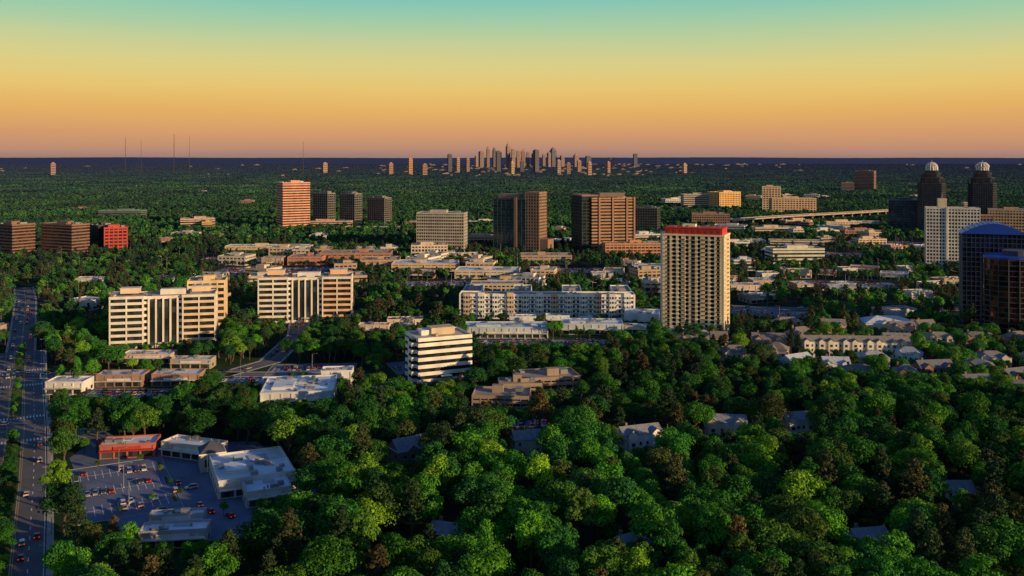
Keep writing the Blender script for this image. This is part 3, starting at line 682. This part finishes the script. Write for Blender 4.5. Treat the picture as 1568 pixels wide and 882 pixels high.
for a in((690,8,236,7000,(.12,.09,.1)),(705,6,242,7000),(716,7,242,7000),(762,9,230,6500,(.12,.1,.1)),(822,11,228,6500,(.14,.1,.09)),(852,8,246,6500),(604,8,251,6000),(634,8,243,6000,(.85,.38,.10)),(655,9,253,5800),(870,8,251,6000),(890,8,247,6500),(784,8,249,6000,(.85,.5,.2)),(800,8,248,6500),(905,8,250,5500,(.8,.4,.18)),(925,7,249,6500),(1040,8,252,6500),(108,9,251,5800,(.55,.32,.25)),(498,9,251,6500,(.75,.42,.22))):
    sky_tower(a[0],a[1],a[2],a[3],a[4] if len(a)>4 else None)
mb=MB(); r2=random.Random(21)
cols=[wall((.7,.38,.2)),wall((.45,.28,.2)),wall((.75,.55,.38)),wall((.3,.2,.17))]
for i in range(200):
    Y=r2.uniform(5200,14000); u=r2.gauss(.05,.09) if r2.random()<.75 else r2.uniform(-.58,.58)
    X=u*Y; s=Y/6000; W=r2.uniform(12,38)*s; H=r2.uniform(14,19)*(1+.3*s); D=W*.5; m=r2.choice(cols)
    mb.box(X,Y,0,W,D,H,m); mb.box(X+W*.1,Y,H,W*.3,D*.4,3*s,m)
    for j in range(3): mb.box(X,Y-D/2-.3,H*(.25+.25*j),W*.92,.8,H*.09,cols[3])
mb.build('distant_city')
def mast(x,Y,H,wd=5):
    mb=MB(); m=simple('mast_steel',(.12,.08,.07),.6); n=int(H/14)
    c=[(wd*.5*math.cos(a),wd*.5*math.sin(a)) for a in(0,2.09,4.19)]
    for p in c: mb.tube((*p,0),(p[0]*.4,p[1]*.4,H),.5,.4,m,4)
    for i in range(n):
        z=i*H/n; k=1-.6*z/H
        for j in range(3):
            a=c[j];b=c[(j+1)%3]; mb.tube((a[0]*k,a[1]*k,z),(b[0]*k,b[1]*k,z+H/n),.25,.25,m,4)
    for a in(0,2.09,4.19): mb.tube((0,0,H*.8),(H*.4*math.cos(a+.5),H*.4*math.sin(a+.5),0),.12,.12,m,3)
    mb.tube((0,0,H),(0,0,H+10),.4,.2,m,4); mb.build('radio_mast',x,Y)
mast(-2218,6000,275,6); mast(-2537,6000,255,3.5); mast(-2117,6000,262,2); mast(-1370,6000,225,3); mast(-2434,6000,235,2)

# ------------------------------------------------------------------ street furniture
for p,d in walk(MAIN[1:]+MFAR[1:3],38,10):
    n=Vector((d.y,-d.x)); a=math.atan2(-n.y,-n.x)
    q=p+n*14.2; lamp(q.x,q.y,a,11); q=p-n*14.2; lamp(q.x,q.y,a+math.pi,11)
mb=MB(); wood=simple('pole_wood',(.12,.08,.05),.9)
mb.tube((0,0,0),(0,0,13),.2,.14,wood,8); mb.box(0,0,12,2.6,.14,.16,wood); mb.box(0,0,10.8,2,.14,.16,wood); mb.cyl(.4,0,9,10,.3,METAL,8)
for sx in(-1.2,-.4,.4,1.2): mb.cyl(sx,0,12.16,12.4,.07,METAL,6)
UP=mb.mesh('utility_pole')
pp=[]
for p,d in walk(MAIN[1:]+MFAR[1:4],45,20):
    n=Vector((d.y,-d.x)); q=p-n*16.5; o=bpy.data.objects.new('utility_pole',UP); o.location=(q.x,q.y,0); o.rotation_euler=(0,0,math.atan2(d.y,d.x)-math.pi/2); COL.objects.link(o); pp.append((q,n))
mb=MB()
for (a,n),(b,_) in zip(pp[:-1],pp[1:]):
    for s in(-1.2,-.4,.4,1.2):
        prev=None
        for t in range(7):
            f=t/6; q=a.lerp(b,f); z=12.4-1.1*4*f*(1-f); P=(q.x+n.x*s,q.y+n.y*s,z)
            if prev: mb.tube(prev,P,.03,.03,wood,3)
            prev=P
mb.build('power_lines')
def signal(x,y,yaw):
    mb=MB(); bk=simple('signal_black',(.02,.02,.02)); mb.tube((0,0,0),(0,0,7),.15,.11,METAL,8); mb.tube((0,0,6.4),(9,0,6.8),.1,.06,METAL,6)
    for i,xx in enumerate((3.5,6,8.5)):
        mb.box(xx,0,5.9,.35,.3,1.1,bk)
        for j,c in enumerate((('lamp_green',(.0,.8,.3)),('lamp_amber_off',(.2,.1,.0)),('lamp_red_off',(.2,.0,.0)))): mb.cyl(xx,-.16,5.98+j*.34,6.2+j*.34,.11,simple(c[0],c[1],.4,0,1.5 if j==0 else 0),8)
    mb.build('traffic_signal',x,y,0,yaw)
for x,y,a in((-206,404,150),(-251,436,-30),(-258,500,150),(-304,532,-30)): signal(x,y,a)
lr=random.Random(3)
for _ in range(70):
    y=lr.uniform(640,1150); x=lr.uniform(-.54*y,.5*y)
    if freeat(x,y,1): lamp(x,y,lr.uniform(0,6),lr.uniform(12,22))

# ------------------------------------------------------------------ trees
def leafmesh(name,P,N,S,trunk,seed,mat):
    r=np.random.default_rng(seed); n=len(P)
    N=N/np.linalg.norm(N,axis=1,keepdims=True); R=r.normal(size=(n,3)); T=np.cross(N,R); T/=np.linalg.norm(T,axis=1,keepdims=True); B=np.cross(N,T)
    S=S[:,None]; V=np.empty((n,4,3))
    V[:,0]=P-T*S; V[:,1]=P-B*S*r.uniform(.45,.8,(n,1)); V[:,2]=P+T*S*r.uniform(.7,1.1,(n,1)); V[:,3]=P+B*S*r.uniform(.45,.8,(n,1))
    V+=r.normal(size=V.shape)*S[:,None]*.12
    k=len(trunk.v); mb=trunk; mb.v+= [tuple(q) for q in V.reshape(-1,3).tolist()]
    mb.f+=[(k+4*i,k+4*i+1,k+4*i+2,k+4*i+3) for i in range(n)]; mb.m+=[mb.mi(mat)]*n
    return mb.mesh(name)
def broad(seed,nl,ls,H=14,lobes=20,rk=.40):
    r=np.random.default_rng(seed); mb=MB(); R=H*rk*r.uniform(.88,1.1); lean=r.normal(size=2)*.5
    top=H*.45; mb.tube((0,0,-.3),(lean[0],lean[1],top),.34,.22,BARK,7)
    C=[];RR=[]
    for i in range(lobes):
        z=r.uniform(-.55,1); a=r.uniform(0,6.283)+i*2.4; q=math.sqrt(max(0,1-z*z))*r.uniform(.55,1.0)
        c=np.array([math.cos(a)*q*R*.72,math.sin(a)*q*R*.72,H*.63+z*H*.25]); C.append(c); RR.append(r.uniform(.18,.38)*R*(1.15 if z<.4 else .95))
    C.append(np.array([0,0,H*.62])); RR.append(R*.5)
    for c in C[::2]: mb.tube((lean[0],lean[1],top*r.uniform(.6,1)),tuple(c),.14,.05,BARK,5)
    RR=np.array(RR);C=np.array(C); pr=RR**2/np.sum(RR**2); idx=r.choice(len(C),nl,p=pr)
    D=r.normal(size=(nl,3)); D/=np.linalg.norm(D,axis=1,keepdims=True); low=D[:,2]<-.35; D[low,2]*=-1
    rad=r.uniform(.55,1.16,nl)**.8; ax=np.array([1,1,.8])
    P=C[idx]+D*ax*(RR[idx]*rad)[:,None]; P[:,2]=np.minimum(P[:,2],H*1.02)
    N=D+r.normal(size=D.shape)*.38+np.array([0,0,.2])
    return leafmesh('broadleaf_tree',P,N,ls*r.uniform(.6,1.25,nl),mb,seed,LEAF)
def pine(seed,nl,ls,H=17):
    r=np.random.default_rng(seed); mb=MB(); mb.tube((0,0,-.3),(.2,.1,H*.6),.3,.2,BARK,7); mb.tube((.2,.1,H*.6),(.3,0,H*.97),.2,.05,BARK,6)
    C=[];RR=[]
    n=22
    for i in range(n):
        f=i/(n-1); z=H*(.48+.5*f); q=H*.20*(1-f*.75)*r.uniform(.4,1.1); a=i*2.4+r.uniform(-.4,.4)
        c=np.array([math.cos(a)*q,math.sin(a)*q,z]); C.append(c); RR.append(r.uniform(.07,.11)*H*(1-.3*f)); mb.tube((.2,.1,z-.8),tuple(c),.09,.04,BARK,4)
    C=np.array(C);RR=np.array(RR); idx=r.integers(0,n,nl); D=r.normal(size=(nl,3)); D/=np.linalg.norm(D,axis=1,keepdims=True)
    P=C[idx]+D*np.array([1,1,.55])*(RR[idx]*r.uniform(.5,1.1,nl))[:,None]
    return leafmesh('pine_tree',P,D+r.normal(size=D.shape)*.5+np.array([0,0,.3]),ls*r.uniform(.6,1.2,nl),mb,seed,PINE)
NEARB=[broad(100+i,3200,.33,lobes=18+2*i,rk=(.36,.42,.33,.46,.39,.44,.30,.41,.35)[i]) for i in range(9)]
NEARP=[pine(200+i,1900,.36) for i in range(3)]
def mkcoll(name,meshes,nm,pos):
    c=bpy.data.collections.new(name); COL.children.link(c)
    for i,me in enumerate(meshes):
        o=bpy.data.objects.new(nm[i],me); o.location=(pos[0]+i*15,pos[1],0); c.objects.link(o)
    return c
MID=mkcoll('mid_trees',[broad(300+i,620,.82,lobes=14) for i in range(5)]+[pine(320+i,400,.7) for i in range(2)],['broadleaf_tree']*5+['pine_tree']*2,(-600,1700))
FAR=mkcoll('far_trees',[broad(400+i,140,1.75,lobes=9) for i in range(4)],['broadleaf_tree']*4,(-900,2200))
def grove(seed,S,n,per,ls):
    r=np.random.default_rng(seed); P=[];N=[]
    for i in range(n):
        c=np.array([r.uniform(-S/2,S/2),r.uniform(-S/2,S/2),r.uniform(5,9)]); R=r.uniform(4,8.5)
        D=r.normal(size=(per,3)); D[:,2]=np.abs(D[:,2]); D/=np.linalg.norm(D,axis=1,keepdims=True); P.append(c+D*np.array([1,1,.9])*R); N.append(D+r.normal(size=D.shape)*.3)
    P=np.concatenate(P);N=np.concatenate(N); return leafmesh('grove',P,N,np.full(len(P),ls)*r.uniform(.7,1.2,len(P)),MB(),seed,LEAF)
GROVE=mkcoll('groves',[grove(500+i,120,130,26,3.2) for i in range(5)],['grove']*5,(-1500,5000))

def candidates(y0,y1,sp,hr,seed,half=.6,pad=25):
    r=np.random.default_rng(seed); ys=np.arange(y0,y1,sp); X=[];Y=[]
    for y in ys:
        xs=np.arange(-half*y-pad,half*y+pad,sp); X.append(xs);Y.append(np.full(len(xs),y))
    X=np.concatenate(X);Y=np.concatenate(Y); X=X+r.uniform(-.48,.48,len(X))*sp;Y=Y+r.uniform(-.48,.48,len(Y))*sp
    Hh=r.uniform(hr[0],hr[1],len(X)); return X,Y,Hh
def filt(X,Y,H,crown=.3):
    keep=np.ones(len(X),bool)
    for (cx,cy,W,D,ya,mg) in RECTS:
        dx,dy=X-cx,Y-cy; u=dx*math.cos(ya)+dy*math.sin(ya); v=-dx*math.sin(ya)+dy*math.cos(ya)
        keep&=~((np.abs(u)<W/2+mg)&(np.abs(v)<D/2+mg))
    H=H.copy()
    for (cx,cy,W,D,ya,zm) in TARG:
        R=math.hypot(W,D)/2
        I=np.where((Y<cy+R)&(Y>cy*.80-R)&(np.abs(X*cy/Y-cx)<R*1.5+10))[0]
        if len(I)==0: continue
        xi,yi,hi=X[I],Y[I],H[I]; h0=hi.copy()
        for t in np.linspace(.0,1,19)[1:]:
            s=1+t*(CAMH/(CAMH-h0)-1)
            dx,dy=xi*s-cx,yi*s-cy; u=dx*math.cos(ya)+dy*math.sin(ya); v=-dx*math.sin(ya)+dy*math.cos(ya)
            z=CAMH-(CAMH-h0)*s
            hit=(np.abs(u)<W/2+1.5)&(np.abs(v)<D/2)&(z>zm)
            hi=np.where(hit,np.minimum(hi,CAMH-(CAMH-zm)/s),hi)
        H[I]=hi
    keep&=H>4.5
    return X[keep],Y[keep],H[keep]
rr=np.random.default_rng(9)
Xa,Ya,Ha=candidates(212,415,9.6,(13,21.5),1); k=rr.random(len(Xa))<.93; Xa,Ya,Ha=Xa[k],Ya[k],Ha[k]
Ha=np.minimum(Ha,12+(Ya-205)*.13)
Xb,Yb,Hb=candidates(415,640,7.9,(9.5,16.5),11); k=rr.random(len(Xb))<.84; Xb,Yb,Hb=Xb[k],Yb[k],Hb[k]
Xc,Yc,Hc=candidates(212,415,15,(5,9),12)
X=np.concatenate([Xa,Xb,Xc]);Y=np.concatenate([Ya,Yb,Yc]);H=np.concatenate([Ha,Hb,Hc])
X2,Y2,H2=filt(X,Y,H)
ng=0
for x,y,h in zip(X2,Y2,H2):
    gg=math.sin(x*.021+1)*math.sin(y*.017)+.5*math.sin(x*.05)*math.cos(y*.043)
    isp=rr.random()<(.38 if gg>.3 else .10)
    if isp and h>10: me=NEARP[rr.integers(3)]; s=h*1.10/17; nm='pine_tree'; f=rr.uniform(.9,1.2)
    else: me=NEARB[rr.integers(9)]; s=h/14; nm='broadleaf_tree'; f=rr.uniform(.78,1.22)
    o=bpy.data.objects.new(nm,me); o.location=(x,y,0); o.scale=(s*f,s*f*rr.uniform(.9,1.1),s); o.rotation_euler=(0,0,rr.uniform(0,6.28)); COL.objects.link(o); ng+=1
for seg,st in((MAIN[1:4],6),([(-192,350),(-214,393)],7),([(-238,438),(-270,499)],10),([(-288,534),(-316,588)],12)):
    for p,d in walk(seg,st,3):
        o=bpy.data.objects.new('street_tree',NEARB[rr.integers(9)]); s=rr.uniform(.48,.78) if p.y<400 else rr.uniform(.35,.5); o.location=(p.x+rr.uniform(-1,1),p.y,.1); o.scale=(s,s,s); o.rotation_euler=(0,0,rr.uniform(0,6)); COL.objects.link(o)
for x,y in((-166,366),(-152,374),(-130,330),(-122,336),(-137,320),(-139,362),(-130,348)):
    o=bpy.data.objects.new('street_tree',NEARB[rr.integers(9)]); s=rr.uniform(.18,.28); o.location=(x,y,0); o.scale=(s,s,s); COL.objects.link(o)
def forest(name,X,Y,S,coll):
    me=bpy.data.meshes.new(name); me.from_pydata(np.stack([X,Y,np.zeros(len(X))],1).tolist(),[],[])
    a=me.attributes.new('sc','FLOAT','POINT'); a.data.foreach_set('value',S.astype(np.float32))
    o=bpy.data.objects.new(name,me); COL.objects.link(o)
    ng=bpy.data.node_groups.new(name,'GeometryNodeTree'); ng.interface.new_socket('Geometry',in_out='INPUT',socket_type='NodeSocketGeometry'); ng.interface.new_socket('Geometry',in_out='OUTPUT',socket_type='NodeSocketGeometry')
    gi=ng.nodes.new('NodeGroupInput');go=ng.nodes.new('NodeGroupOutput'); ip=ng.nodes.new('GeometryNodeInstanceOnPoints'); ci=ng.nodes.new('GeometryNodeCollectionInfo')
    ci.inputs['Collection'].default_value=coll; ci.inputs['Separate Children'].default_value=True; ci.inputs['Reset Children'].default_value=True
    rv=ng.nodes.new('FunctionNodeRandomValue'); rv.data_type='FLOAT_VECTOR'; rv.inputs[0].default_value=(0,0,0); rv.inputs[1].default_value=(0,0,6.283)
    na=ng.nodes.new('GeometryNodeInputNamedAttribute'); na.data_type='FLOAT'; na.inputs['Name'].default_value='sc'
    ng.links.new(gi.outputs[0],ip.inputs['Points']); ng.links.new(ci.outputs[0],ip.inputs['Instance']); ip.inputs['Pick Instance'].default_value=True
    ng.links.new(rv.outputs[0],ip.inputs['Rotation']); ng.links.new(na.outputs[0],ip.inputs['Scale']); ng.links.new(ip.outputs[0],go.inputs[0])
    m=o.modifiers.new('scatter','NODES'); m.node_group=ng
X,Y,H=candidates(640,1300,8.8,(9,14.5),2,.6,40); k=rr.random(len(X))<.62; X,Y,H=filt(X[k],Y[k],H[k]); forest('midground_forest',X,Y,H/14,MID); print('mid',len(X))
X,Y,H=candidates(1300,2900,11,(9,17),3,.6,60); k=rr.random(len(X))<.9; X,Y,H=filt(X[k],Y[k],H[k]); forest('distant_forest',X,Y,H/14,FAR); print('far',len(X))
X,Y,H=candidates(2900,15000,100,(.9,1.3),4,.62,150); forest('horizon_forest',X,Y,H,GROVE); print('grove',len(X)); print('near',ng)
